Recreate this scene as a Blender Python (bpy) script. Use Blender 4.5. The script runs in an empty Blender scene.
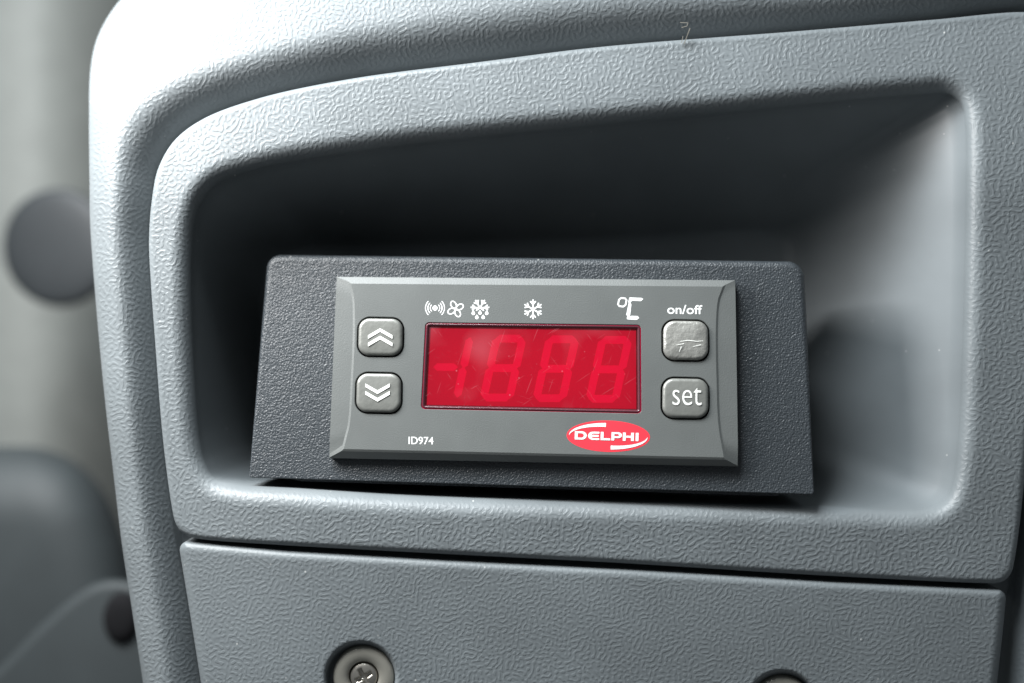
import bpy, bmesh, math, random
import numpy as np
from mathutils import Vector, Matrix

random.seed(7)
S = 0.000184            # metres per unit (one unit is one photo pixel at the focal plane)
F = 1087.0              # camera distance in those units
CX, CY = 512.0, 341.5

# ------------------------------------------------------------------ camera, world, light, exposure
scene = bpy.context.scene
C = scene.collection
cam_d = bpy.data.cameras.new('camera')
cam = bpy.data.objects.new('camera', cam_d); C.objects.link(cam); scene.camera = cam
cam.location = (0, -F * S, 0); cam.rotation_euler = (math.radians(90), 0, 0)
cam_d.sensor_width = 36; cam_d.lens = 36 * F / 1024
cam_d.clip_start = 0.005; cam_d.clip_end = 20
cam_d.dof.use_dof = True
cam_d.dof.focus_distance = (F + 12) * S
cam_d.dof.aperture_fstop = 4.5
cam_d.dof.aperture_blades = 7

world = bpy.data.worlds.new('World'); scene.world = world; world.use_nodes = True
wn = world.node_tree.nodes['Background']
wn.inputs[0].default_value = (0.88, 0.95, 1.0, 1); wn.inputs[1].default_value = 0.16

def area(name, loc, target, sx, sy, power, col):
    l = bpy.data.lights.new(name, 'AREA'); l.shape = 'RECTANGLE'; l.size = sx; l.size_y = sy
    l.energy = power; l.color = col
    o = bpy.data.objects.new(name, l); C.objects.link(o); o.location = loc
    o.rotation_euler = (Vector(target) - Vector(loc)).to_track_quat('-Z', 'Y').to_euler()
    return o
# small key lamp added close at upper left for steep falloff; weaker windscreen above
area('near_key_light', (-0.155, -0.055, 0.11), (-0.03, 0.0, 0.02), 0.08, 0.08, 1.08, (1.0, 0.99, 0.98))
area('windscreen_light', (-0.13, -0.145, 0.38), (0, 0, 0), 0.20, 0.12, 4.2, (0.92, 0.97, 1.0))

scene.view_settings.view_transform = 'Standard'; scene.view_settings.look = 'None'
scene.view_settings.exposure = 0.0; scene.view_settings.gamma = 1.0

# ------------------------------------------------------------------ materials
def mat(name):
    m = bpy.data.materials.new(name); m.use_nodes = True
    nt = m.node_tree; return m, nt, nt.nodes['Principled BSDF']
def N(nt, kind, **kw):
    n = nt.nodes.new(kind)
    for k, v in kw.items():
        if k.startswith('in_'):
            n.inputs[k[3:]].default_value = v
        else: setattr(n, k, v)
    return n
def ramp(nt, stops):
    r = nt.nodes.new('ShaderNodeValToRGB'); e = r.color_ramp.elements
    while len(e) > 2: e.remove(e[-1])
    for i, (p, v) in enumerate(stops):
        el = e[i] if i < 2 else e.new(p)
        el.position = p; el.color = (v, v, v, 1) if not isinstance(v, tuple) else (*v, 1)
    return r
def mth(nt, op, a, b=None):
    n = nt.nodes.new('ShaderNodeMath'); n.operation = op
    for i, x in enumerate((a, b)):
        if x is None: continue
        if isinstance(x, (int, float)): n.inputs[i].default_value = x
        else: nt.links.new(x, n.inputs[i])
    return n.outputs[0]

def grained_plastic(name, col, rough=0.5, depth=0.000050, spec=0.42, gs=0.096, gf=2.1, lo=-0.26, hi=0.10, wamp=3.5):
    m, nt, p = mat(name); L = nt.links.new
    uv = N(nt, 'ShaderNodeUVMap', uv_map='UVMap')
    wob = N(nt, 'ShaderNodeTexNoise', noise_dimensions='2D', in_Scale=0.075, in_Detail=1.0)
    L(uv.outputs[0], wob.inputs['Vector'])
    sub = N(nt, 'ShaderNodeVectorMath', operation='SUBTRACT'); L(wob.outputs['Color'], sub.inputs[0]); sub.inputs[1].default_value = (.5, .5, .5)
    scl = N(nt, 'ShaderNodeVectorMath', operation='SCALE'); L(sub.outputs[0], scl.inputs[0]); scl.inputs['Scale'].default_value = wamp
    add = N(nt, 'ShaderNodeVectorMath', operation='ADD'); L(uv.outputs[0], add.inputs[0]); L(scl.outputs[0], add.inputs[1])
    # worm grain: three layers of isotropic band-limited noise summed, cut by narrow grooves
    tot = None
    for off in ((0, 0, 0), (531, 217, 0), (-389, 811, 0)):
        ad = N(nt, 'ShaderNodeVectorMath', operation='ADD'); L(add.outputs[0], ad.inputs[0]); ad.inputs[1].default_value = off
        g = N(nt, 'ShaderNodeTexGabor', gabor_type='2D', in_Scale=gs, in_Frequency=gf, in_Anisotropy=0.0)
        L(ad.outputs[0], g.inputs['Vector'])
        tot = g.outputs['Value'] if tot is None else mth(nt, 'ADD', tot, g.outputs['Value'])
    v0 = mth(nt, 'ADD', mth(nt, 'MULTIPLY', mth(nt, 'SUBTRACT', tot, 1.5), 1.0), 0.5)
    e0 = ramp(nt, [(0.5 + lo, 0.0), (0.5 + hi, 1.0)]); e0.color_ramp.interpolation = 'EASE'; L(v0, e0.inputs[0])
    pebble = e0.outputs[0]
    fine = N(nt, 'ShaderNodeTexNoise', in_Scale=1.1, in_Detail=2.0); L(uv.outputs[0], fine.inputs['Vector'])
    f2 = mth(nt, 'MULTIPLY', fine.outputs['Fac'], 0.22)
    at = N(nt, 'ShaderNodeAttribute', attribute_name='grain')
    h = mth(nt, 'ADD', mth(nt, 'MULTIPLY', pebble, at.outputs['Fac']), f2)
    b = N(nt, 'ShaderNodeBump', in_Strength=1.0, in_Distance=depth)
    L(h, b.inputs['Height']); L(b.outputs[0], p.inputs['Normal'])
    big = N(nt, 'ShaderNodeTexNoise', in_Scale=0.012, in_Detail=4.0); L(uv.outputs[0], big.inputs['Vector'])
    cr = ramp(nt, [(0.3, tuple(c * 0.90 for c in col)), (0.7, tuple(c * 1.08 for c in col))]); L(big.outputs['Fac'], cr.inputs[0])
    # a few pale dust grains lying on the plastic
    v = N(nt, 'ShaderNodeTexVoronoi', voronoi_dimensions='2D', in_Scale=0.030); L(uv.outputs[0], v.inputs['Vector'])
    dd = ramp(nt, [(0.018, 1.0), (0.030, 0.0)]); L(v.outputs['Distance'], dd.inputs[0])
    rr = ramp(nt, [(0.62, 0.0), (0.95, 0.6)]); L(v.outputs['Color'], rr.inputs[0])
    mx = N(nt, 'ShaderNodeMix', data_type='RGBA'); mx.inputs['B'].default_value = (0.55, 0.55, 0.53, 1)
    L(cr.outputs[0], mx.inputs['A']); L(mth(nt, 'MULTIPLY', dd.outputs[0], rr.outputs[0]), mx.inputs['Factor'])
    L(mx.outputs['Result'], p.inputs['Base Color'])
    p.inputs['Roughness'].default_value = rough; p.inputs['Specular IOR Level'].default_value = spec
    return m

def simple(name, col, rough=0.5, metal=0.0, bump=None, spec=0.5, specks=None, var=0.06):
    """bump = (scale in 1/m, distance m, detail)"""
    m, nt, p = mat(name); L = nt.links.new
    p.inputs['Roughness'].default_value = rough; p.inputs['Metallic'].default_value = metal
    p.inputs['Specular IOR Level'].default_value = spec
    tc = N(nt, 'ShaderNodeTexCoord')
    big = N(nt, 'ShaderNodeTexNoise', in_Scale=120.0, in_Detail=5.0); L(tc.outputs['Object'], big.inputs['Vector'])
    cr = ramp(nt, [(0.3, tuple(c * (1 - var) for c in col)), (0.7, tuple(c * (1 + var) for c in col))]); L(big.outputs['Fac'], cr.inputs[0])
    out = cr.outputs[0]
    if specks:
        sc, thr, sz, amt = specks
        v = N(nt, 'ShaderNodeTexVoronoi', in_Scale=sc); L(tc.outputs['Object'], v.inputs['Vector'])
        dd = ramp(nt, [(sz * 0.5, 1.0), (sz, 0.0)]); L(v.outputs['Distance'], dd.inputs[0])
        rr = ramp(nt, [(thr, 0.0), (min(1, thr + 0.02), amt)]); L(v.outputs['Color'], rr.inputs[0])
        mx = N(nt, 'ShaderNodeMix', data_type='RGBA'); mx.inputs['B'].default_value = (0.7, 0.7, 0.68, 1)
        L(out, mx.inputs['A']); L(mth(nt, 'MULTIPLY', dd.outputs[0], rr.outputs[0]), mx.inputs['Factor'])
        out = mx.outputs['Result']
    L(out, p.inputs['Base Color'])
    if bump:
        n = N(nt, 'ShaderNodeTexNoise', in_Scale=bump[0], in_Detail=bump[2]); L(tc.outputs['Object'], n.inputs['Vector'])
        b = N(nt, 'ShaderNodeBump', in_Strength=1.0, in_Distance=bump[1]); L(n.outputs['Fac'], b.inputs['Height'])
        L(b.outputs[0], p.inputs['Normal'])
    return m

M_DASH = grained_plastic('grey grained dashboard plastic', (0.142, 0.159, 0.167), 0.47)
M_COVER = grained_plastic('grey grained cover plastic', (0.136, 0.153, 0.161), 0.52, depth=0.000036, gf=2.2)
M_HOUS = simple('black textured housing plastic', (0.030, 0.036, 0.041), 0.42, bump=(3100, 0.00018, 1.4), specks=(1500, 0.90, 0.34, 0.30))
M_PLATE = simple('grey green bezel plastic', (0.103, 0.111, 0.108), 0.48, bump=(5200, 0.00003, 1.0), specks=(460, 0.72, 0.12, 0.6))
M_GAP = simple('black rubber and hole shade', (0.008, 0.008, 0.009), 0.85, spec=0.1)
M_BTN = simple('worn silver grey keypad', (0.20, 0.205, 0.19), 0.36, metal=0.35, bump=(900, 0.00006, 4.0), specks=(700, 0.9, 0.12, 0.5), var=0.16)
M_BTNW = simple('heavily worn silver grey keypad', (0.28, 0.28, 0.26), 0.33, metal=0.45, bump=(800, 0.00022, 5.0), specks=(700, 0.9, 0.15, 0.5), var=0.25)
M_WHITE = simple('white print', (0.80, 0.81, 0.80), 0.5, var=0.02)
M_BTNPRINT = simple('worn white print', (0.78, 0.79, 0.75), 0.5, var=0.12)
M_RED = simple('red print', (0.72, 0.035, 0.055), 0.42, var=0.05)
M_KNOB = simple('dark grey soft plastic', (0.022, 0.026, 0.029), 0.6)
M_DARK = simple('dark blue grey plastic', (0.021, 0.027, 0.029), 0.7)
M_WALL = simple('pale grey painted trim', (0.20, 0.21, 0.197), 0.6)
M_SCREW = simple('zinc plated screw', (0.42, 0.40, 0.36), 0.33, metal=0.9, bump=(1500, 0.00003, 3.0), var=0.12)
M_WASH = simple('dull nickel washer', (0.33, 0.32, 0.28), 0.42, metal=0.55, bump=(900, 0.00002, 3.0), var=0.10)
M_BACK = simple('red led backing', (0.55, 0.10, 0.12), 0.6)
_p = M_BACK.node_tree.nodes['Principled BSDF']; _p.inputs['Emission Color'].default_value = (1.0, 0.0, 0.10, 1); _p.inputs['Emission Strength'].default_value = 0.47
M_SHRED = simple('clear plastic sliver', (0.20, 0.19, 0.165), 0.25)

def mat_segment():
    m, nt, p = mat('lit red led segment')
    p.inputs['Base Color'].default_value = (0.8, 0.1, 0.12, 1)
    p.inputs['Emission Color'].default_value = (1.0, 0.0, 0.13, 1); p.inputs['Emission Strength'].default_value = 0.68
    return m
M_SEG = mat_segment()

def mat_pane():
    m, nt, p = mat('scratched red filter pane'); L = nt.links.new
    nt.nodes.remove(p); out = nt.nodes['Material Output']
    tr = N(nt, 'ShaderNodeBsdfTransparent'); tr.inputs[0].default_value = (0.93, 0.02, 0.34, 1)
    df = N(nt, 'ShaderNodeBsdfDiffuse'); df.inputs[0].default_value = (0.50, 0.20, 0.24, 1)
    gl = N(nt, 'ShaderNodeBsdfGlossy', in_Roughness=0.22)
    tc = N(nt, 'ShaderNodeTexCoord')
    tot = None
    for ang, sc, thr in ((0.6, 1.0, 0.70), (-0.9, 1.3, 0.71), (1.25, 0.8, 0.715), (-0.25, 1.6, 0.73)):
        mp = N(nt, 'ShaderNodeMapping'); L(tc.outputs['Object'], mp.inputs[0]); mp.inputs['Rotation'].default_value = (0, ang, 0)
        m0 = mp; mp = N(nt, 'ShaderNodeMapping'); L(m0.outputs[0], mp.inputs[0])
        mp.inputs['Scale'].default_value = (170 * sc, 1, 4200 * sc)
        n = N(nt, 'ShaderNodeTexNoise', in_Scale=1.0, in_Detail=1.0, in_Distortion=0.25); L(mp.outputs[0], n.inputs['Vector'])
        r = ramp(nt, [(thr, 0.0), (thr + 0.05, 0.22)]); L(n.outputs['Fac'], r.inputs[0])
        tot = r.outputs[0] if tot is None else mth(nt, 'ADD', tot, r.outputs[0])
    v = N(nt, 'ShaderNodeTexVoronoi', in_Scale=520.0); L(tc.outputs['Object'], v.inputs['Vector'])
    dd = ramp(nt, [(0.05, 1.0), (0.10, 0.0)]); L(v.outputs['Distance'], dd.inputs[0])
    rr = ramp(nt, [(0.66, 0.0), (0.72, 0.6)]); L(v.outputs['Color'], rr.inputs[0])
    tot = mth(nt, 'ADD', tot, mth(nt, 'MULTIPLY', dd.outputs[0], rr.outputs[0]))
    sm = N(nt, 'ShaderNodeTexNoise', in_Scale=75.0, in_Detail=2.0); L(tc.outputs['Object'], sm.inputs['Vector'])
    s2 = ramp(nt, [(0.5, 0.03), (0.70, 0.26)]); L(sm.outputs['Fac'], s2.inputs[0])  # noise haze; its pale blobs paint a soft reflection into the pane
    tot = mth(nt, 'MULTIPLY', mth(nt, 'MINIMUM', mth(nt, 'ADD', tot, s2.outputs[0]), 0.75), 0.6)
    m1 = N(nt, 'ShaderNodeMixShader'); L(tot, m1.inputs[0]); L(tr.outputs[0], m1.inputs[1]); L(df.outputs[0], m1.inputs[2])
    fr = N(nt, 'ShaderNodeFresnel', in_IOR=1.4)
    m2 = N(nt, 'ShaderNodeMixShader'); L(fr.outputs[0], m2.inputs[0]); L(m1.outputs[0], m2.inputs[1]); L(gl.outputs[0], m2.inputs[2])
    L(m2.outputs[0], out.inputs['Surface'])
    return m
M_PANE = mat_pane()

# ------------------------------------------------------------------ helpers
def V(px, py, d=0.0, ref=None):
    """world point (in units) seen at pixel px,py when it is at depth ref; then put at depth d"""
    r = d if ref is None else ref
    k = (F + r) / F
    return ((px - CX) * k, d, (CY - py) * k)
def link(name, verts, faces, m, parent=None, smooth=True, off=(0, 0, 0), uvs=None, grain=None):
    me = bpy.data.meshes.new(name)
    me.from_pydata([((x - off[0]) * S, (y - off[1]) * S, (z - off[2]) * S) for x, y, z in verts], [], faces)
    if uvs is not None:
        uvl = me.uv_layers.new(name='UVMap')
        li = np.zeros(len(me.loops), dtype=np.int32); me.loops.foreach_get('vertex_index', li)
        uvl.data.foreach_set('uv', np.asarray(uvs, dtype=np.float32)[li].ravel())
    if grain is not None:
        a = me.attributes.new('grain', 'FLOAT', 'POINT'); a.data.foreach_set('value', np.asarray(grain, dtype=np.float32))
    me.materials.append(m)
    if smooth: me.polygons.foreach_set('use_smooth', [True] * len(me.polygons))
    me.update()
    o = bpy.data.objects.new(name, me); C.objects.link(o)
    if parent: o.parent = parent
    return o
def empty(name, label, cat, loc=(0, 0, 0), rot=None, group=None):
    o = bpy.data.objects.new(name, None); C.objects.link(o)
    M = Matrix.Translation(Vector(loc) * S)
    if rot is not None: M = M @ rot.to_4x4()
    o.matrix_world = M; o.empty_display_size = 0.01
    o['label'] = label; o['category'] = cat
    if group: o['group'] = group
    return o
def catmull(pts, n, closed=True):
    P = np.array(pts, float); k = len(P); out = []
    rng = range(k) if closed else range(k - 1)
    for i in rng:
        if closed: p0, p1, p2, p3 = P[(i - 1) % k], P[i], P[(i + 1) % k], P[(i + 2) % k]
        else: p0, p1, p2, p3 = P[max(i - 1, 0)], P[i], P[i + 1], P[min(i + 2, k - 1)]
        # centripetal form keeps uneven spacing free of loops
        t1 = max(np.linalg.norm(p1 - p0), 1e-6) ** .5; t2 = t1 + max(np.linalg.norm(p2 - p1), 1e-6) ** .5; t3 = t2 + max(np.linalg.norm(p3 - p2), 1e-6) ** .5
        if np.allclose(p0, p1): t1 = 1.0; t2 = t1 + np.linalg.norm(p2 - p1) ** .5; t3 = t2 + max(np.linalg.norm(p3 - p2), 1.0) ** .5; p0 = 2 * p1 - p2
        if np.allclose(p2, p3): p3 = 2 * p2 - p1; t3 = t2 + np.linalg.norm(p3 - p2) ** .5
        for t in np.linspace(t1, t2, 24, endpoint=False):
            A1 = (t1 - t) / t1 * p0 + t / t1 * p1
            A2 = (t2 - t) / (t2 - t1) * p1 + (t - t1) / (t2 - t1) * p2
            A3 = (t3 - t) / (t3 - t2) * p2 + (t - t2) / (t3 - t2) * p3
            B1 = (t2 - t) / t2 * A1 + t / t2 * A2
            B2 = (t3 - t) / (t3 - t1) * A2 + (t - t1) / (t3 - t1) * A3
            out.append((t2 - t) / (t2 - t1) * B1 + (t - t1) / (t2 - t1) * B2)
    if not closed: out.append(P[-1])
    out = np.array(out)
    q = np.vstack([out, out[:1]]) if closed else out
    seg = np.linalg.norm(np.diff(q, axis=0), axis=1); s = np.concatenate([[0], np.cumsum(seg)])
    u = np.linspace(0, s[-1], n, endpoint=not closed)
    return np.stack([np.interp(u, s, q[:, 0]), np.interp(u, s, q[:, 1])], 1)
def normals(P):
    """outward normals of a closed clockwise-on-screen outline"""
    T = np.roll(P, -1, 0) - np.roll(P, 1, 0)
    T = T / np.maximum(np.linalg.norm(T, axis=1, keepdims=True), 1e-9)
    Nn = np.stack([T[:, 1], -T[:, 0]], 1)
    for _ in range(3): Nn = (np.roll(Nn, 1, 0) + Nn * 2 + np.roll(Nn, -1, 0)) / 4
    return Nn / np.linalg.norm(Nn, axis=1, keepdims=True)
def cast(P, ang, c):
    """point of outline P in direction ang from centre c"""
    a = np.arctan2(P[:, 1] - c[1], P[:, 0] - c[0]); r = np.hypot(P[:, 0] - c[0], P[:, 1] - c[1])
    o = np.argsort(a); a = a[o]; r = r[o]
    a = np.concatenate([a - 2 * math.pi, a, a + 2 * math.pi]); r = np.tile(r, 3)
    rr = np.interp(ang, a, r)
    return np.stack([c[0] + rr * np.cos(ang), c[1] + rr * np.sin(ang)], 1)
def ring_faces(nr, n, closed=True, flip=False):
    f = []
    for i in range(nr - 1):
        for j in range(n if closed else n - 1):
            k = (j + 1) % n
            q = (i * n + j, i * n + k, (i + 1) * n + k, (i + 1) * n + j)
            f.append(q[::-1] if flip else q)
    return f
def warp(x, y):
    return 0.00060 * np.maximum(0, 350 - x) ** 2 + 0.00075 * np.maximum(0, 215 - y) ** 2
def uvw(x, y):
    # grain is a little coarser towards the right of the moulding
    return np.stack([x - 0.00009 * x * x, 0.93 * y], 1)

def thin(a, gap=0.0009):
    out = [a[0]]
    for x in a[1:]:
        if x - out[-1] > gap: out.append(x)
    return np.array(out)

class Rings:
    def __init__(s): s.v = []; s.uv = []; s.g = []; s.n = 0; s.k = 0
    def add(s, P, depth, g, ref=None, uvp=None):
        depth = np.broadcast_to(depth, (len(P),)); r = depth if ref is None else np.broadcast_to(ref, (len(P),))
        k = (F + r) / F
        s.v += list(zip((P[:, 0] - CX) * k, depth, (CY - P[:, 1]) * k))
        q = P if uvp is None else uvp
        s.uv.append(uvw(q[:, 0], q[:, 1])); s.g += [g] * len(P); s.n = len(P); s.k += 1

# ================================================================== DASHBOARD
dash = empty('dashboard', 'grey grained plastic dashboard moulding with a recessed pocket behind the red display', 'dashboard', (0, 0, -345))
DOFF = (0, 0, -345)

LEFT_IN = [(212, 760), (201, 683), (188, 601), (178, 541), (173, 525), (163, 440), (155, 340), (151, 285), (149, 240), (152, 199), (158, 169), (174, 141), (203, 119), (260, 98), (350, 79)]
TOP_IN = [(480, 62), (600, 47), (800, 31), (1024, 13), (1040, 12)]

# ---- pocket frame
OUT = catmull([(149, 240), (152, 199), (158, 169), (174, 141), (203, 119), (260, 98), (350, 79), (480, 62), (600, 47), (800, 31), (930, 20), (1028, 12.5), (1040, 16.5), (1047, 27), (1049, 48), (1045, 150), (1038, 300),
               (1029, 430), (1019, 530), (1014.5, 560), (1012, 571), (1006.5, 579), (998, 583), (984, 583.2), (831, 576), (700, 568), (620, 563), (446, 554), (280, 545), (200, 539), (188, 536), (180, 530.5), (175.2, 522), (172, 508), (163, 440), (155, 340), (151, 285)], 3200)
OPN = catmull([(197, 221), (204, 201), (220, 184), (264, 169), (339, 156), (439, 143), (538, 133), (650, 122), (741, 113), (850, 102), (922, 96), (944, 95), (956, 99.5), (962, 109), (964.5, 126), (965, 181), (964, 250), (961, 360), (957, 440),
               (952, 480), (946, 496), (934, 505), (906, 509), (809, 505), (740, 504), (560, 500), (400, 495), (303, 489), (236, 484), (216, 478), (207, 464), (201, 440), (196, 380), (193, 310), (193, 255)], 3200)
BACKO = catmull([(268, 262), (280, 250), (420, 240), (620, 232), (770, 225), (790, 232), (797, 250), (795, 330), (792, 455), (784, 478), (760, 484), (560, 481), (400, 476), (290, 470), (272, 462), (264, 440), (262, 340)], 3200)
cc = (560.0, 325.0)
ang = thin(np.unique(np.concatenate([np.arctan2(OPN[::4, 1] - cc[1], OPN[::4, 0] - cc[0]), np.arctan2(OUT[::5, 1] - cc[1], OUT[::5, 0] - cc[0])])))
outp, opnp, bckp = (cast(Q, ang, cc) for Q in (OUT, OPN, BACKO))
no, ni = normals(outp), normals(opnp)
R_ = Rings(); wo = lambda Q: warp(Q[:, 0], Q[:, 1])
Q = outp + no * 14; R_.add(Q, 46 + wo(outp), 0.0)
R_.add(outp, 44 + wo(outp), 0.0, ref=wo(outp) + 4)
R_.add(outp, 12 + wo(outp), 0.0, ref=wo(outp) + 4)
re = 6.0
for t in np.linspace(0, 90, 8):
    a = math.radians(t); Q = outp - no * re * (1 - math.cos(a)) * 1.0
    R_.add(Q, wo(outp - no * re) + re * (1 - math.sin(a)), 0.25 + 0.6 * t / 90)
ri = 21.0
A = outp - no * re; B = opnp + ni * ri
for t in np.linspace(0, 1, 10)[1:-1]:
    Q = A + (B - A) * t; R_.add(Q, wo(Q), 1.0)
wB = wo(B); prof = []
for t in np.linspace(0, 78, 12):
    a = math.radians(t); Q = B - ni * ri * math.sin(a) * 1.02
    R_.add(Q, wB + 24 * (1 - math.cos(a)), max(0.0, 1.0 - (t / 62) ** 1.5))
last = B - ni * ri * math.sin(math.radians(78)) * 1.02; dl = wB + 24 * (1 - math.cos(math.radians(78)))
BD = 215.0
for t in np.linspace(0, 1, 16)[1:]:
    Q = last + (bckp - last) * t
    # straight in space, not on screen
    zz = dl + (BD - dl) * t
    kk = ((1 - t) * (F + dl) * 1.0, t * (F + BD)); w = kk[1] / (kk[0] + kk[1])
    Q = last + (bckp - last) * np.asarray(w)[:, None] if np.ndim(w) else last + (bckp - last) * w
    R_.add(Q, zz, 0.0)
cB = np.array([[530.0, 350.0]])
for s_, d_ in ((0.97, 223), (0.93, 229), (0.86, 232), (0.5, 233), (0.02, 233)):
    Q = cB + (bckp - cB) * s_; R_.add(Q, d_, 0.0)
fr = link('pocket_frame', R_.v, ring_faces(R_.k, R_.n), M_DASH, dash, off=DOFF, uvs=np.vstack(R_.uv), grain=R_.g)
fr['label'] = 'rounded frame with a deep smooth pocket holding the display'

# ---- surround trim
INN = catmull([(149, 240), (152, 199), (158, 169), (174, 141), (203, 119), (260, 98), (350, 79), (480, 62), (600, 47), (800, 31), (930, 20), (1036, 12), (1050, 20), (1052, 45), (1048, 150), (1041, 300),
               (1032, 430), (1022, 530), (1014, 600), (1006, 683), (996, 790), (990, 830), (960, 840), (600, 840), (260, 840), (236, 830), (222, 800), (201, 683), (188, 601), (177, 541), (170, 500), (163, 440), (155, 340), (151, 285)], 3200)
OUTER = catmull([(90, 220), (89.5, 180), (89, 120), (90, 75), (95, 45), (106, 20), (124, -4), (155, -30), (230, -62), (380, -95), (600, -125), (900, -150), (1200, -170), (1290, -160), (1300, -60), (1300, 400), (1300, 800), (1290, 930), (1200, 940),
                 (600, 940), (240, 940), (195, 930), (175, 880), (152, 750), (143, 683), (132, 610), (122, 545), (113, 470), (106, 410), (100, 350), (94, 280)], 3200)
c2 = (560.0, 420.0)
ang2 = thin(np.unique(np.concatenate([np.arctan2(INN[::4, 1] - c2[1], INN[::4, 0] - c2[0]), np.arctan2(OUTER[::5, 1] - c2[1], OUTER[::5, 0] - c2[0])])))
ip, op = cast(INN, ang2, c2), cast(OUTER, ang2, c2)
n1 = normals(ip); dirv = op - ip; ln = np.linalg.norm(dirv, axis=1); dirv /= ln[:, None]
R_ = Rings()
R_.add(ip - n1 * 25, 60 + wo(ip), 0.0)
R_.add(ip - n1 * 3, 42 + wo(ip), 0.0)
wslope = np.minimum(54, ln * 0.72)      # width of the dip towards the frame
bul = np.minimum(60, ln * 0.5)
def sdepth(x, y, din, dout):
    a = np.clip(din / wslope, 0, 1); dip = 38 * (1 - a) ** 1.75
    b = np.clip((bul - dout) / bul, 0, 1); rnd = bul * 0.95 * (1 - np.sqrt(np.maximum(0, 1 - b ** 2)))
    return warp(x, y) - 8 + dip + rnd + 6 * np.clip((y - 400) / 283, 0, 1.5)
for t in np.concatenate([np.linspace(0, 0.5, 16), np.linspace(0.5, 1, 26)[1:] ]):
    # denser towards the outer rim
    tt = t if t <= .5 else 0.5 + 0.5 * (1 - (1 - (t - .5) * 2) ** 1.8)
    Q = ip + (op - ip) * tt; din = ln * tt; dout = ln * (1 - tt)
    R_.add(Q, sdepth(Q[:, 0], Q[:, 1], din, dout), 0.95 if 0.04 < tt < 0.93 else 0.3)
dend = sdepth(op[:, 0], op[:, 1], ln, ln * 0)
for e in (15, 60, 160): R_.add(op, dend + e, 0.0, ref=dend)
sr = link('surround_trim', R_.v, ring_faces(R_.k, R_.n, flip=True), M_DASH, dash, off=DOFF, uvs=np.vstack(R_.uv) + np.array([[1300, 700]]), grain=R_.g)
sr['label'] = 'bulging outer trim around the frame, bright at its upper left corner'

# ---- lower cover panel with two screw recesses
def interp(pts, t, ax=0):
    P = np.array(pts, float); return np.interp(t, P[:, ax], P[:, 1 - ax])
TOPC = [(150, 537), (183, 541.5), (280, 550.5), (446, 560), (620, 568.5), (700, 573), (831, 581), (985, 588), (1010, 589)]
LEFTC = [(178, 541), (188, 601), (201, 683), (215, 770)]
RIGHTC = [(1007, 588), (1003, 630), (997, 683), (988, 770)]
SCREWS = [(361, 677.5, 34.0), (782.0, 706.5, 34.0)]
def dens(n, lo, hi, fine=14, step=1.0):
    a = np.arange(0, fine, step); return a
es = np.array([0, .3, .8, 1.6, 2.6, 4, 5.6, 7.5, 9.5])
us = np.concatenate([es, np.arange(11, 809, 1.8), 819 - es[::-1]]) / 819.0
vs = np.concatenate([es, np.arange(11, 198, 1.8)]) / 200.0
v_ = []; uv_ = []; g_ = []
rc = 11.0
for v in vs:
    for u in us:
        dy = v * 200
        y0 = interp(TOPC, 180 + u * 825); y = y0 + dy
        xl = interp(LEFTC, y, 1); xr = interp(RIGHTC, y, 1)
        if dy < rc:
            c = rc - math.sqrt(max(0, rc * rc - (rc - dy) ** 2)); xl += c; xr -= c
        x = xl + (xr - xl) * u
        e = min(dy, u * 819 + (0 if dy > rc else 0), (1 - u) * 819)
        r = 9.0; de = r * (1 - math.sqrt(max(0, 1 - (max(0, r - e) / r) ** 2)))
        d = 1.0 + de + float(warp(np.array(x), np.array(600.)))
        gr = min(1.0, 0.3 + e / 14)
        for sx, sy, sr_ in SCREWS:
            q = math.hypot(x - sx, y - sy)
            if q < sr_ + 3:
                k = min(1, max(0, (sr_ + 3 - q) / 6.5)); d += 17 * k * k * (3 - 2 * k); gr *= 1 - k
        v_.append(V(x, y, d)); uv_.append((x, y)); g_.append(gr)
nu = len(us); fcs = [(i * nu + j, i * nu + j + 1, (i + 1) * nu + j + 1, (i + 1) * nu + j) for i in range(len(vs) - 1) for j in range(nu - 1)]
# skirt down the top and both sides
def skirt(idx):
    global v_, uv_, g_, fcs
    b = len(v_)
    for i in idx:
        x, y, z = v_[i]; v_.append((x, y + 28, z)); uv_.append(uv_[i]); g_.append(0)
    for k in range(len(idx) - 1): fcs.append((idx[k], b + k, b + k + 1, idx[k + 1]))
skirt([i * nu for i in range(len(vs) - 1, -1, -1)] + list(range(1, nu)) + [i * nu + nu - 1 for i in range(1, len(vs))])
uvn = np.array(uv_); cover = link('cover_panel', v_, fcs, M_COVER, dash, off=DOFF, uvs=uvw(uvn[:, 0], uvn[:, 1]) + np.array([[400, 2600]]), grain=g_)
cover['label'] = 'flat lower cover panel fixed by two recessed screws'

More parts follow.
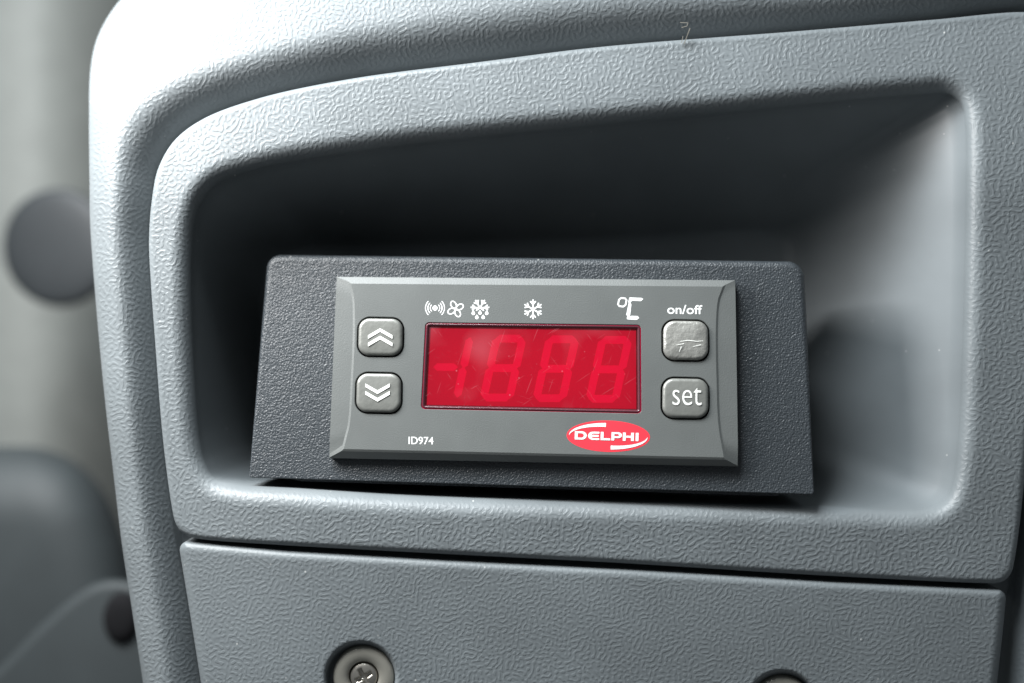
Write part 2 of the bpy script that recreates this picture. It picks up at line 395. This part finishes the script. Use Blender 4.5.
def lathe(prof, n, cx=0, cz=0, sx=1.0, sz=1.0):
    """prof: (radius, depth) from rim to centre, axis along y"""
    vv = []; ff = []
    for r, d in prof:
        for j in range(n):
            a = 2 * math.pi * j / n; vv.append((cx + r * math.cos(a) * sx, d, cz + r * math.sin(a) * sz))
    for i in range(len(prof) - 1):
        for j in range(n):
            k = (j + 1) % n; ff.append((i * n + j, (i + 1) * n + j, (i + 1) * n + k, i * n + k))
    ff.append(tuple((len(prof) - 1) * n + j for j in range(n))[::-1])
    return vv, ff
def screw_parts(px, py, rot):
    w0 = float(warp(np.array(px), np.array(600.)))
    cx, _, cz = V(px, py, w0 + 8)
    prof = [(31, 20), (31, 10), (30, 7.6), (28, 6.6), (24, 6.0), (18, 6.6), (15.5, 8.5), (14.5, 13), (14, 20)]
    vv, ff = lathe(prof, 72)
    vv = [(x + cx, y + w0, z + cz) for x, y, z in vv]
    wsh = link('washer', vv, ff[:-1], M_WASH, cover, off=DOFF)
    # pan head with a cross recess, cut as a height field
    n = 56; vv = []; ff = []
    radii = [i * 14.2 / 22 for i in range(22, 0, -1)] + [0.01]
    for r in radii:
        for j in range(n):
            a = 2 * math.pi * j / n; x, z = r * math.cos(a), r * math.sin(a)
            c_, s_ = math.cos(rot), math.sin(rot); xr, zr = c_ * x + s_ * z, -s_ * x + c_ * z
            d = 9 - 4.5 * math.sqrt(max(0, 1 - (r / 14.4) ** 2)) + (4 if r > 14 else 0)
            arm = min(max(abs(xr) - 2.1, abs(zr) - 9.2), max(abs(zr) - 2.1, abs(xr) - 9.2))
            arm = max(arm, r - 9.5)
            arm = min(arm, r - 3.6)
            k = min(1, max(0, (0.6 - arm) / 1.5)); d += 5.5 * k * (1 - r / 16)
            vv.append((x + cx, d + w0 + 2, z + cz))
    for i in range(len(radii) - 1):
        for j in range(n):
            k = (j + 1) % n; ff.append((i * n + j, (i + 1) * n + j, (i + 1) * n + k, i * n + k))
    link('screw', vv, ff, M_SCREW, cover, off=DOFF)
screw_parts(363.5, 677, 0.5)
screw_parts(783, 707, 0.2)

# ================================================================== CONTROLLER
DX = 1.002
a_, b_, g__ = -0.142751129, -0.0512202772, 0.012352756
Rx = Matrix.Rotation(a_, 3, 'X'); Rz = Matrix.Rotation(b_, 3, 'Z')
Ry = Matrix(((math.cos(g__), 0, math.sin(g__)), (0, 1, 0), (-math.sin(g__), 0, math.cos(g__))))
RM = Rz @ Rx @ Ry
T = Vector((21.0586496, 1101.50124, -27.9852148)) * DX - Vector((0, F, 0))
HW, HH = 205 * DX, 93.825 * DX
BASE = Vector((0, 40, -118))          # the empty sits at the foot of the housing
ctl = empty('temperature_controller', 'black box with grey face, red digital display and four silver buttons, in the dashboard pocket', 'controller', tuple(T + RM @ BASE), RM)
RI = RM.inverted(); CAML = RI @ (Vector((0, -F, 0)) - T)
def Lc(px, py, k=0.0):
    """pixel -> local x,z on the controller's plane y=k"""
    d = RI @ Vector((px - CX, F, CY - py)); t = (k - CAML.y) / d.y
    p = CAML + d * t; return (p.x, p.z)
def clink(name, vv, ff, m, parent=None, smooth=True):
    if parent is None or parent == ctl: return link(name, vv, ff, m, ctl, smooth, off=tuple(BASE))
    return link(name, vv, ff, m, parent, smooth, off=tuple(BASE))

def round_poly(P, radii, n=8):
    """rounded corners; P list of 2D points"""
    out = []; k = len(P)
    for i in range(k):
        p = np.array(P[i], float); a = np.array(P[i - 1], float) - p; b = np.array(P[(i + 1) % k], float) - p
        r = radii[i] if isinstance(radii, (list, tuple)) else radii
        la, lb = np.linalg.norm(a), np.linalg.norm(b); a /= la; b /= lb
        cosv = np.dot(a, b); half = math.acos(max(-1, min(1, cosv))) / 2; t = r / math.tan(half)
        p0, p1 = p + a * t, p + b * t; c = p + (a + b) / np.linalg.norm(a + b) * (r / math.sin(half))
        a0 = math.atan2(*(p0 - c)[::-1]); a1 = math.atan2(*(p1 - c)[::-1]); da = (a1 - a0 + math.pi) % (2 * math.pi) - math.pi
        for j in range(n + 1):
            an = a0 + da * j / n; out.append((c[0] + r * math.cos(an), c[1] + r * math.sin(an)))
    return np.array(out)
def offset(P, d):
    """shrink (d>0) a closed outline inwards, outline runs clockwise in local x,z"""
    P = np.asarray(P, float); k = len(P)
    # exact mitre offset
    area_ = 0.5 * sum(P[i][0] * P[(i + 1) % k][1] - P[(i + 1) % k][0] * P[i][1] for i in range(k)); sg = 1 if area_ > 0 else -1
    T1 = np.roll(P, -1, 0) - P; T1 /= np.maximum(np.linalg.norm(T1, axis=1, keepdims=True), 1e-9)
    N1 = np.stack([-T1[:, 1], T1[:, 0]], 1) * sg; N0 = np.roll(N1, 1, 0)
    m_ = N0 + N1; m_ /= np.maximum((m_ * N1).sum(1, keepdims=True), 0.3)
    return P + m_ * d
def loft(rings, cap=True, smooth_faces=True):
    """rings: list of (outline Nx2, depth)"""
    vv = []; ff = []; n = len(rings[0][0])
    for P, d in rings:
        dd = np.broadcast_to(d, (n,)); vv += [(p[0], q, p[1]) for p, q in zip(P, dd)]
    for i in range(len(rings) - 1):
        for j in range(n):
            k = (j + 1) % n; ff.append((i * n + j, i * n + k, (i + 1) * n + k, (i + 1) * n + j))
    if cap: ff.append(tuple((len(rings) - 1) * n + j for j in range(n)))
    return vv, ff
def fix_normals(o):
    bm = bmesh.new(); bm.from_mesh(o.data); bmesh.ops.recalc_face_normals(bm, faces=bm.faces); bm.to_mesh(o.data); bm.free(); return o

# ---- housing
HP = 9.0
hc = [Lc(267.5, 254.5, HP + 6), Lc(804.5, 261.5, HP + 6), Lc(814, 494.5, HP), Lc(249, 477.5, HP)]
hous = round_poly([hc[0], hc[1], hc[2], hc[3]], [15, 18, 3.0, 2.5], 14)
rings = [(offset(hous, 7) , HP + 110), (offset(hous, 1.5), HP + 60)]
re = 8.0
zb = min(p[1] for p in hous)
kz = [min(1.0, max(0.12, (p[1] - zb) / 60.0)) for p in hous]     # edge radius is small at the foot, full along the sides and top
kz = np.array(kz)
for t in np.linspace(0, 90, 9):
    a = math.radians(t)
    P = hous.copy(); Oo = offset(hous, 1.0) - hous
    P = P + Oo * (re * (1 - math.cos(a)) * kz)[:, None]
    rings.append((P, HP + re * (1 - math.sin(a)) * kz))
rings.append((hous + (offset(hous, 1.0) - hous) * (re * kz + 0.7)[:, None], HP))
vv, ff = loft(rings)
housing = fix_normals(clink('housing', vv, ff, M_HOUS))
housing['label'] = 'black box housing with rounded top corners'
# thin raised foot strip and its notch under the right end
strip = [Lc(703, 489, HP), Lc(813, 493.5, HP), Lc(813, 496.5, HP), Lc(783, 496, HP), Lc(779, 499, HP), Lc(255, 481, HP), Lc(262, 478, HP)]
strip = [Lc(257, 474.5, HP), Lc(806, 491.0, HP), Lc(806, 493, HP), Lc(783, 492.8, HP), Lc(779, 496.0, HP), Lc(300, 481.0, HP), Lc(283, 478.0, HP), Lc(260, 477.3, HP)]
vv, ff = loft([(np.array(strip), HP + 50), (np.array(strip), HP + 9.0)])
fix_normals(clink('foot_strip', vv, ff, M_HOUS, housing, smooth=False))

# ---- faceplate
plate_out = np.array([Lc(336.5, 276.5), Lc(735.5, 280), Lc(738.5, 466.5), Lc(329, 458)])
HT = -6.0                                # raised centre (towards the camera)
def arcpts(pts, k): return [Lc(x, y, k) for x, y in catmull(pts, 41, closed=False)]
lefta = arcpts([(343, 449.5), (349, 425), (352.5, 375), (354.3, 325), (353.5, 298), (350.5, 283)], HT)
righta = arcpts([(723.5, 286), (718.5, 300), (716.5, 325), (717, 375), (719, 425), (724.5, 458)], HT)
n_l = len(lefta)
inner = lefta + righta            # clockwise seen from the front: up the left arc, across the top, down the right arc
# matching outer outline
def onseg(a, b, t): return (a[0] + (b[0] - a[0]) * t, a[1] + (b[1] - a[1]) * t)
outerL = [onseg(plate_out[3], plate_out[0], j / (n_l - 1)) for j in range(n_l)]
outerR = [onseg(plate_out[1], plate_out[2], j / (len(righta) - 1)) for j in range(len(righta))]
outl = np.array(outerL + outerR); inn = np.array(inner)
bm = bmesh.new()
def bring(P, d): 
    dd = np.broadcast_to(d, (len(P),)); return [bm.verts.new((p[0], q, p[1])) for p, q in zip(P, dd)]
def bridge(A_, B_):
    n = len(A_)
    for j in range(n): bm.faces.new((A_[j], A_[(j + 1) % n], B_[(j + 1) % n], B_[j]))
r0 = bring(offset(outl, 0.6), 8.5); r1 = bring(outl, 1.5); oz = []
for side, n_ in ((0, n_l), (1, len(righta))):
    for j in range(n_):
        t = j / (n_ - 1)
        if side == 1: t = 1 - t                      # t: 0 at the foot, 1 at the top
        e = min(1, t / 0.11, (1 - t) / 0.08); e = e * e * (3 - 2 * e); lo = 0.2 if t < .5 else -2.6
        oz.append(lo + (-4.0 - lo) * e)
r2 = bring(offset(outl, 0.9), np.array(oz))
r3 = bring(offset(inn, -1.7), HT + 1.1); r4 = bring(offset(inn, 0.6), HT)
for a, b in ((r0, r1), (r1, r2), (r2, r3), (r3, r4)): bridge(a, b)
BUT = {'up': [(357.5, 316.5), (404.5, 317.5), (404, 357.5), (356.5, 357)],
       'down': [(355.5, 371.5), (403, 372.5), (402.5, 414.5), (354.5, 413.5)],
       'onoff': [(661.5, 319), (709.5, 319.8), (710, 362), (661.5, 361.5)],
       'set': [(661, 376.5), (710, 377.5), (710, 420), (660.5, 419.5)]}
DISP = [(425.5, 322.5), (641, 325), (641.5, 413.5), (421, 409)]
holes = []
for k, q in BUT.items(): holes.append((round_poly([Lc(x, y, HT) for x, y in q], 13.0, 10), 7.0))
holes.append((round_poly([Lc(x, y, HT) for x, y in DISP], 4.0, 6), 3.5))
edges = [bm.edges.get((r4[j], r4[(j + 1) % len(r4)])) for j in range(len(r4))]
for P, dp in holes:
    h0 = bring(offset(P, -0.5), HT); h1 = bring(P, HT + 0.5); h2 = bring(P, HT + dp)
    for j in range(len(h0)): edges.append(bm.edges.new((h0[j], h0[(j + 1) % len(h0)])))
    bridge(h0, h1); bridge(h1, h2)
bmesh.ops.triangle_fill(bm, use_beauty=True, use_dissolve=False, edges=edges)
bmesh.ops.recalc_face_normals(bm, faces=bm.faces)
bm.verts.ensure_lookup_table()
vv = [tuple(v.co) for v in bm.verts]; ff = [tuple(v.index for v in f.verts) for f in bm.faces]
bm.verts.index_update(); ff = [tuple(v.index for v in f.verts) for f in bm.faces]; bm.free()
plate = clink('faceplate', vv, ff, M_PLATE)
plate.data.set_sharp_from_angle(angle=math.radians(9))
# make sure the flat front faces the camera
cen = [p for p in plate.data.polygons if abs(p.normal.y) > 0.99 and p.center.y * 1 / S + BASE.y < HT + 0.2]
if cen and cen[0].normal.y > 0: plate.data.flip_normals()
# black gasket behind the button holes
gp = np.array([offset(outl, 14)])[0]
for k, q in BUT.items():
    P = round_poly([Lc(x, y, HT) for x, y in q], 13.0, 6)
    vv, ff = loft([(offset(P, -2), 7.0), (offset(P, -2), HT + 5.0)]); fix_normals(clink('button_gasket', vv, ff, M_GAP, plate, smooth=False))

# ---- printed marks: strokes and polygons, each piece a hair above the one before
class Ink:
    def __init__(s, k): s.k = k; s.v = []; s.f = []; s.c = 0
    def poly(s, pts):
        """pts: pixel outline"""
        k = s.k - 0.10 - 0.012 * (s.c % 12); s.c += 1
        b = len(s.v); n = len(pts)
        for x, y in pts: q = Lc(x, y, k); s.v.append((q[0], k, q[1]))
        for x, y in pts: q = Lc(x, y, k); s.v.append((q[0], s.k + 0.15, q[1]))
        s.f.append(tuple(range(b, b + n)))
        for j in range(n): s.f.append((b + j, b + (j + 1) % n, b + n + (j + 1) % n, b + n + j))
    def stroke(s, pts, w, closed=False):
        P = np.array(pts, float); n = len(P)
        if closed: T_ = np.roll(P, -1, 0) - np.roll(P, 1, 0)
        else: T_ = np.gradient(P, axis=0)
        T_ /= np.maximum(np.linalg.norm(T_, axis=1, keepdims=True), 1e-9); Nn = np.stack([-T_[:, 1], T_[:, 0]], 1)
        ww = np.broadcast_to(w, (n,))[:, None] / 2
        a, b_ = P + Nn * ww, P - Nn * ww
        k = s.k - 0.10 - 0.012 * (s.c % 12); s.c += 1
        b0 = len(s.v)
        for q in list(a) + list(b_): c = Lc(q[0], q[1], k); s.v.append((c[0], k, c[1]))
        m_ = n if closed else n - 1
        for j in range(m_): jj = (j + 1) % n; s.f.append((b0 + j, b0 + jj, b0 + n + jj, b0 + n + j))
    def disc(s, x, y, r, ry=None, n=20, rot=0):
        ry = ry or r; c_, s_ = math.cos(rot), math.sin(rot)
        s.poly([(x + r * math.cos(t) * c_ - ry * math.sin(t) * s_, y + r * math.cos(t) * s_ + ry * math.sin(t) * c_) for t in np.linspace(0, 2 * math.pi, n, endpoint=False)])
    def build(s, name, m, parent, label=None):
        o = clink(name, s.v, s.f, m, parent, smooth=False)
        for p in o.data.polygons: pass
        if label: o['label'] = label
        return o
def arc(cx, cy, r, a0, a1, n=12, ry=None):
    ry = ry or r; return [(cx + r * math.cos(math.radians(t)), cy + ry * math.sin(math.radians(t))) for t in np.linspace(a0, a1, n)]

def text_mark(name, body, x0, x1, ybase, ycap_h, k, m, parent, slope=0.012, bold=0.0, label=None):
    """lettering spanning pixels x0..x1 with its base line at ybase (at x0)"""
    cu = bpy.data.curves.new(name, 'FONT'); cu.body = body; cu.size = 1.0; cu.resolution_u = 6; cu.offset = bold
    to = bpy.data.objects.new(name, cu); C.objects.link(to)
    dg = bpy.context.evaluated_depsgraph_get(); me = bpy.data.meshes.new_from_object(to.evaluated_get(dg))
    xs = [v.co.x for v in me.vertices]; ys = [v.co.y for v in me.vertices]
    sx = (x1 - x0) / (max(xs) - min(xs)); sy = ycap_h / max(ys)
    vv = []
    for v in me.vertices:
        px = x0 + (v.co.x - min(xs)) * sx; py = ybase + slope * (px - x0) - v.co.y * sy
        q = Lc(px, py, k - 0.12); vv.append((q[0], k - 0.12, q[1]))
    ff = [tuple(p.vertices) for p in me.polygons]
    bpy.data.objects.remove(to); bpy.data.curves.remove(cu); bpy.data.meshes.remove(me)
    o = clink(name, vv, ff, m, parent, smooth=False)
    if label: o['label'] = label
    return o

# alarm
ik = Ink(HT); x, y = 435, 308
ik.disc(x, y, 2.5)
for r, ax in ((5.0, 42), (7.4, 44), (9.8, 45)):
    ik.stroke(arc(x - 0.3, y, r, -ax, ax, ry=r * .98), 0.85); ik.stroke(arc(x + 0.3, y, r, 180 - ax, 180 + ax, ry=r * .98), 0.85)
ik.build('alarm_symbol', M_WHITE, plate)
# fan: four looped blades
ik = Ink(HT); x, y = 455.6, 309
for q in range(4):
    a0 = math.radians(-50 + 90 * q); pts = []
    for t in np.linspace(0, 2 * math.pi, 22, endpoint=False):
        lx, ly = 4.3 + 3.6 * math.cos(t), 1.9 + 2.7 * math.sin(t) + 0.7 * math.cos(t)
        pts.append((x + lx * math.cos(a0) - ly * math.sin(a0), y + lx * math.sin(a0) + ly * math.cos(a0)))
    ik.stroke(pts, 1.1, closed=True)
ik.build('fan_symbol', M_WHITE, plate)
def flake(ik, x, y, r, arms):
    for a in arms:
        c_, s_ = math.cos(math.radians(a)), math.sin(math.radians(a))
        ik.stroke([(x, y), (x + r * c_, y + r * s_)], 1.35)
        for f_, l_ in ((0.52, 0.42),):
            bx, by = x + r * f_ * c_, y + r * f_ * s_
            for sg in (-42, 42):
                aa = math.radians(a + sg); ik.stroke([(bx, by), (bx + r * l_ * math.cos(aa), by + r * l_ * math.sin(aa))], 1.35)
ik = Ink(HT); flake(ik, 480, 308, 9.3, [-4, 184, -60, -120])
ik.stroke([(476.0, 310.5), (480, 308), (484.0, 310.5)], 1.2)
for dx_, dy_ in ((-6.7, 5.3), (6.7, 5.3), (0, 5.0), (-3.2, 9.4), (3.2, 9.4)): ik.poly([(480 + dx_, 308 + dy_ - 3)] + arc(480 + dx_, 308 + dy_, 1.75, -20, 200, 9))
ik.build('defrost_symbol', M_WHITE, plate)
ik = Ink(HT); flake(ik, 533, 309.3, 9.8, [30, 90, 150, 210, 270, 330]); ik.build('snowflake_symbol', M_WHITE, plate)
# degrees C in segment style
ik = Ink(HT)
o_ = [(621.2, 298.0), (625.2, 298.4), (626.6, 300.2), (625.6, 304.8), (623.4, 306.6), (619.4, 306.2), (618.0, 304.4), (619.0, 299.6)]
ik.stroke(o_, 1.7, closed=True)
ik.poly([(629.5, 297.4), (641.5, 297.9), (643.2, 299.0), (641.0, 301.1), (632.2, 300.7), (629.8, 303.2), (628.2, 302.2)])
ik.poly([(628.6, 303.4), (631.4, 304.6), (630.2, 315.0), (628.6, 317.0), (626.2, 314.8)])
ik.poly([(628.7, 318.0), (631.2, 315.8), (637.6, 316.0), (639.2, 317.8), (637.0, 319.8), (627.6, 319.4), (626.4, 317.6)])
ik.poly([(629.0, 301.9), (631.3, 304.0), (629.9, 316.8), (627.2, 318.2), (627.4, 310.0)])
ik.build('celsius_symbol', M_WHITE, plate)
text_mark('on_off_lettering', 'on/off', 667.3, 702.3, 313.6, 8.9, HT, M_WHITE, plate, bold=0.012)
text_mark('model_lettering', 'ID974', 408.6, 433.4, 444.0, 7.4, HT, M_WHITE, plate, slope=0.015, bold=0.006)

# ---- oval red emblem
EC = (608.3, 436.2); ER = math.radians(1.6)
def E(u, v): return (EC[0] + u * math.cos(ER) - v * math.sin(ER), EC[1] + u * math.sin(ER) + v * math.cos(ER))
ik = Ink(HT); ik.poly([E(41.7 * math.cos(t), 15.7 * math.sin(t)) for t in np.linspace(0, 2 * math.pi, 64, endpoint=False)])
emblem = ik.build('emblem', M_RED, plate, 'red oval emblem with white lettering')
ik = Ink(HT - 0.3)
def swoosh(sg):
    a_out = []; b_in = []
    for t in np.linspace(0, 1, 20):
        th = math.radians(183 + 83 * t); w_ = 0.6 + 3.3 * t
        a_out.append((39.4 * math.cos(th) + 0.0, 13.2 * math.sin(th))); b_in.append((39.4 * math.cos(th) + w_ * .5 * (1 - t), 13.2 * math.sin(th) + w_))
    return [E(sg * u, sg * v) for u, v in a_out + b_in[::-1]]
ik.poly(swoosh(1)); ik.poly(swoosh(-1))
# extended capitals, heights -4..4 ; baseline coordinates u
h = 4.1; w2 = 2.2
def rect(u0, u1, v0, v1): ik.poly([E(u0, v0), E(u1, v0), E(u1, v1), E(u0, v1)])
# D
u = -33.5
rect(u, u + 2.8, -h, h)
ik.poly([E(*p) for p in [(u + 2.6, -h), (u + 7.0, -h)] + [(u + 7.0 + 4.9 * math.cos(t), h * math.sin(t)) for t in np.linspace(-1.45, 1.45, 12)] + [(u + 7.0, h), (u + 2.6, h), (u + 2.6, h - 1.9), (u + 6.6, h - 1.9)] +
         [(u + 6.8 + 2.3 * math.cos(t), (h - 1.9) * math.sin(t)) for t in np.linspace(1.4, -1.4, 8)] + [(u + 6.6, -h + 1.9), (u + 2.6, -h + 1.9)]])
# rounded E
u = -20.2
ik.poly([E(*p) for p in [(u + 11.2, -h), (u + 5.2, -h)] + [(u + 5.2 + 5.2 * math.cos(t), h * math.sin(t)) for t in np.linspace(-1.8, -4.48, 14)] + [(u + 5.2, h), (u + 11.2, h), (u + 11.2, h - 1.8), (u + 5.6, h - 1.8)] +
         [(u + 5.6 + 2.7 * math.cos(t), (h - 1.8) * math.sin(t)) for t in np.linspace(-4.4, -1.88, 8)] + [(u + 5.6, -h + 1.8), (u + 11.2, -h + 1.8)]])
rect(u + 2.6, u + 10.6, -0.9, 0.9)
# L
u = -7.6; rect(u, u + 2.8, -h, h); rect(u + 2.6, u + 9.6, h - 1.9, h)
# P
u = 3.2; rect(u, u + 2.8, -h, h)
ik.poly([E(*p) for p in [(u + 2.6, -h), (u + 7.0, -h)] + [(u + 7.0 + 3.4 * math.cos(t), -1.3 + 2.8 * math.sin(t)) for t in np.linspace(-1.5, 1.5, 10)] + [(u + 7.0, 1.6), (u + 2.6, 1.6), (u + 2.6, -0.1), (u + 6.9, -0.1), (u + 7.6, -1.2), (u + 6.9, -2.4), (u + 2.6, -2.4)]])
# H
u = 14.6; rect(u, u + 2.8, -h, h); rect(u + 8.2, u + 11.0, -h, h); rect(u + 2.6, u + 8.4, -1.0, 0.9)
# I
u = 27.4; rect(u, u + 2.8, -h, h)
ik.build('emblem_lettering', M_WHITE, plate)
emb = bpy.data.objects['emblem_lettering']

# ---- buttons
def button(q, name_label, m, rise, worn=0.0):
    P = round_poly([Lc(x, y, HT) for x, y in q], 13.0, 10); P = offset(P, 1.7)
    top = HT - rise; rg = [(P, HT + 5.0), (P, HT - 0.5)]
    for t in np.linspace(0, 90, 7)[1:]:
        a = math.radians(t); rg.append((offset(P, 4.2 * (1 - math.cos(a))), HT - 0.5 - (rise - 0.5) * 0.8 * math.sin(a)))
    c = P.mean(0)
    base = offset(P, 4.2)
    for s_ in (0.85, 0.7, 0.5, 0.3, 0.1):
        rg.append((c + (base - c) * s_, HT - 0.5 - (rise - 0.5) * (0.8 + 0.2 * (1 - s_ ** 2))))
    vv, ff = loft(rg); o = fix_normals(clink('button', vv, ff, m)); o['label'] = name_label
    return o
bu = button(BUT['up'], 'upper left button with two upward chevrons', M_BTN, 4.0)
bd = button(BUT['down'], 'lower left button with two downward chevrons', M_BTN, 4.0)
bo = button(BUT['onoff'], 'upper right button, heavily scuffed, its symbol worn away', M_BTNW, 4.6)
bs = button(BUT['set'], 'lower right button lettered set', M_BTN, 4.2)
KB = HT - 4.35
def chev(cx, cy, dirn, parent):
    ik = Ink(KB)
    for dy_ in (0, 7.6 * 1.0):
        y0 = cy + dy_
        pts = [(cx - 12.2, y0 + 3.4 * dirn * -1 * -1), (cx, y0 - 3.6 * dirn), (cx + 12.2, y0 + 3.4 * dirn)]
        w = 1.75
        ik.poly([(pts[0][0], pts[0][1] - w), (pts[1][0], pts[1][1] - w), (pts[2][0], pts[2][1] - w), (pts[2][0], pts[2][1] + w), (pts[1][0], pts[1][1] + w), (pts[0][0], pts[0][1] + w)])
    ik.build('chevron_symbol', M_BTNPRINT, parent)
chev(380.2, 333.6, 1, bu)
chev(377.5, 388.6, -1, bd)
text_mark('set_lettering', 'set', 672.5, 701.5, 405.0, 17.5, KB - 0.1, M_BTNPRINT, bs, slope=0.01, bold=-0.010)
# faint remains of the worn print on the upper right button
ik = Ink(HT - 4.9)
ik.stroke([(680, 341.5), (688, 340.2), (697, 341.3), (703, 340.6)], [0.3, 0.7, 0.5, 0.3]); ik.stroke([(676, 345), (684, 343.6)], [0.3, 0.6]); ik.stroke([(679, 352), (681.5, 346.5)], [0.3, 0.7])
ik.stroke([(693, 346.5), (701, 344.6)], [0.3, 0.6])
ik.build('worn_print', M_BTNPRINT, bo)

# ---- display
DP = round_poly([Lc(x, y, HT) for x, y in DISP], 4.0, 6)
DI = offset(DP, 0.9)
vv, ff = loft([(offset(DP, -2), 7.0), (offset(DP, -2), 2.2)])
disp = fix_normals(clink('display', vv, ff, M_BACK, smooth=False)); disp['label'] = 'red digital display behind a scratched window'
# raised rim of the window
rim = [(DI, 2.0), (DI, HT - 0.2), (offset(DI, 0.8), HT - 0.6), (offset(DI, 1.8), HT - 0.2), (offset(DI, 3.6), HT + 2.2), (offset(DI, 3.8), 1.6)]
vv, ff = loft(rim, cap=False)
M_RIM = simple('dark red window edge', (0.075, 0.018, 0.026), 0.22)
fix_normals(clink('window_rim', vv, ff, M_RIM, disp))
pv, pf = loft([(offset(DI, 3.0), HT + 1.6), (offset(DI, 3.0), HT + 1.2)])
fix_normals(clink('window_pane', pv, pf, M_PANE, disp, smooth=False))
def seg_shape(p, q, w):
    p = np.array(p, float); q = np.array(q, float); d = q - p; l = np.linalg.norm(d); d /= l; n_ = np.array([-d[1], d[0]])
    e = w / 2
    return [tuple(p + d * -0.6), tuple(p + d * (e - .5) + n_ * e), tuple(q - d * (e - .5) + n_ * e), tuple(q + d * 0.6), tuple(q - d * (e - .5) - n_ * e), tuple(p + d * (e - .5) - n_ * e)]
def digit(cx, segs='abcdefg'):
    ik = Ink(2.0); hw = 13.0; hh = 29.5; sl = 6.5; cy = 368
    def pt(u, v): return (cx + u * hw - v * sl, cy + v * hh + 0.012 * (cx - 500))
    c = {'a': ((-1, -1), (1, -1)), 'g': ((-1, 0), (1, 0)), 'd': ((-1, 1), (1, 1)), 'f': ((-1, -1), (-1, 0)), 'b': ((1, -1), (1, 0)), 'e': ((-1, 0), (-1, 1)), 'c': ((1, 0), (1, 1))}
    for s_ in segs: ik.poly(seg_shape(pt(*c[s_][0]), pt(*c[s_][1]), 7.4))
    return ik.build('digit', M_SEG, disp)
digit(503); digit(556); digit(609)
digit(450.5, 'bc')
ik = Ink(2.0); ik.poly(seg_shape((434, 367), (457, 367), 7.0)); ik.build('minus_sign', M_SEG, disp)

# ================================================================== BACKGROUND, left of the dashboard
# pale side wall, gently curved, turning away behind the dashboard
vv = []; ff = []; WN = 40
for i in range(WN):
    t = i / (WN - 1); px_ = -420 + 720 * t
    d = 1000 + 260 * max(0, (px_ - 20) / 130) ** 1.8
    for j, py_ in enumerate((-500, -100, 300, 700, 1200)):
        vv.append(V(px_, py_, d))
for i in range(WN - 1):
    for j in range(4): a = i * 5 + j; ff.append((a, a + 1, a + 6, a + 5))
wall = link('wall', vv, ff, M_WALL); wall['kind'] = 'structure'; wall['label'] = 'pale grey cab side wall, blurred, behind the dashboard'
# round knob standing off the wall
kd = 720.0; kx, _, kz_ = V(55, 248, kd); ks = (F + kd) / F
prof = [(40, 120), (50, 40), (56, 22), (57.5, 12), (56.5, 5), (53, 1), (46, -2), (30, -4), (12, -5), (1, -5)]
vv, ff = lathe([(r * ks * 1.03, d * ks * 0.6) for r, d in prof], 64)
kn = link('round_knob', [(x + 0, y, z) for x, y, z in vv], ff, M_KNOB)
kn.location = Vector((kx, kd, kz_)) * S; kn.rotation_euler = (math.radians(4), 0, math.radians(-8))
kn['label'] = 'round dark grey knob on the pale wall, half hidden by the dashboard edge'; kn['category'] = 'knob'

def pillow(name, pts, depth, bulge, rnd, m, parent, off, n=500, ctr=None):
    P = catmull(pts, n); nn = normals(P); c = np.array(ctr if ctr else P.mean(0))
    R2 = Rings()
    R2.add(P, depth + bulge + 260, 0)
    for t in np.linspace(0, 90, 10):
        a = math.radians(t); Q = P - nn * rnd * (1 - math.cos(a)); R2.add(Q, depth + bulge * (1 - math.sin(a)) + 10, 0)
    B_ = P - nn * rnd
    for t in (0.15, .35, .6, .8, .97): R2.add(B_ + (c - B_) * t, depth + 10 - 12 * t, 0)
    return link(name, R2.v, ring_faces(R2.k, R2.n), m, parent, off=off)
co = V(60, 700, 420)
cons = empty('side_console', 'dark blurred rounded moulding at the lower left beside the dashboard', 'console', co)
pillow('console_body', [(-200, 470), (-60, 452), (10, 447), (45, 450), (78, 465), (103, 492), (122, 535), (138, 600), (150, 700), (160, 900), (0, 960), (-250, 900), (-260, 600)], 420, 110, 80, M_DARK, cons, co, ctr=(-50, 700))
lp = pillow('lower_pad', [(-120, 760), (-40, 700), (0, 666), (40, 626), (72, 598), (95, 584), (118, 580), (150, 590), (200, 650), (210, 800), (100, 940), (-120, 900)], 400, 16, 10, M_DARK, cons, co, ctr=(80, 720))
vv, ff = lathe([(19, 12), (18, 3), (15, -2), (10, -4), (5, -5), (1, -5)], 40)
hx, _, hz = V(119, 620, 396); vv = [(x * 1.35 + hx, y + 400, z * 1.9 + hz) for x, y, z in vv]
link('hole_shade_dome', vv, ff, M_GAP, lp, off=co)  # solid dome; its black colour stands in for the shade inside a hole

# clear sliver of plastic caught in the groove above the frame
ik_v = []; ik_f = []
def sliver(pts, w, d0):
    for a, b in zip(pts[:-1], pts[1:]):
        a = np.array(a, float); b = np.array(b, float); t = (b - a) / np.linalg.norm(b - a); n_ = np.array([-t[1], t[0]]) * w / 2
        q = [a + n_, b + n_, b - n_, a - n_]; s0 = len(ik_v)
        for dd in (0, 0.9):
            for k, p in enumerate(q): ik_v.append(V(p[0], p[1], d0 + dd))
        ik_f.extend([(s0, s0 + 1, s0 + 2, s0 + 3), (s0 + 4, s0 + 7, s0 + 6, s0 + 5)] + [(s0 + i, s0 + 4 + i, s0 + 4 + (i + 1) % 4, s0 + (i + 1) % 4) for i in range(4)])
sliver([(684, 44), (687.2, 35.5), (690.0, 28)], 0.9, 18)
sliver([(681.5, 43), (683, 36)], 0.6, 19)
sliver([(680, 22.5), (688, 22.8), (687, 26), (681.5, 27.5)], 0.7, 12)
sl = link('plastic_sliver', ik_v, ik_f, M_SHRED, smooth=False); sl['label'] = 'tiny clear plastic sliver stuck in the groove above the pocket'; sl['category'] = 'debris'
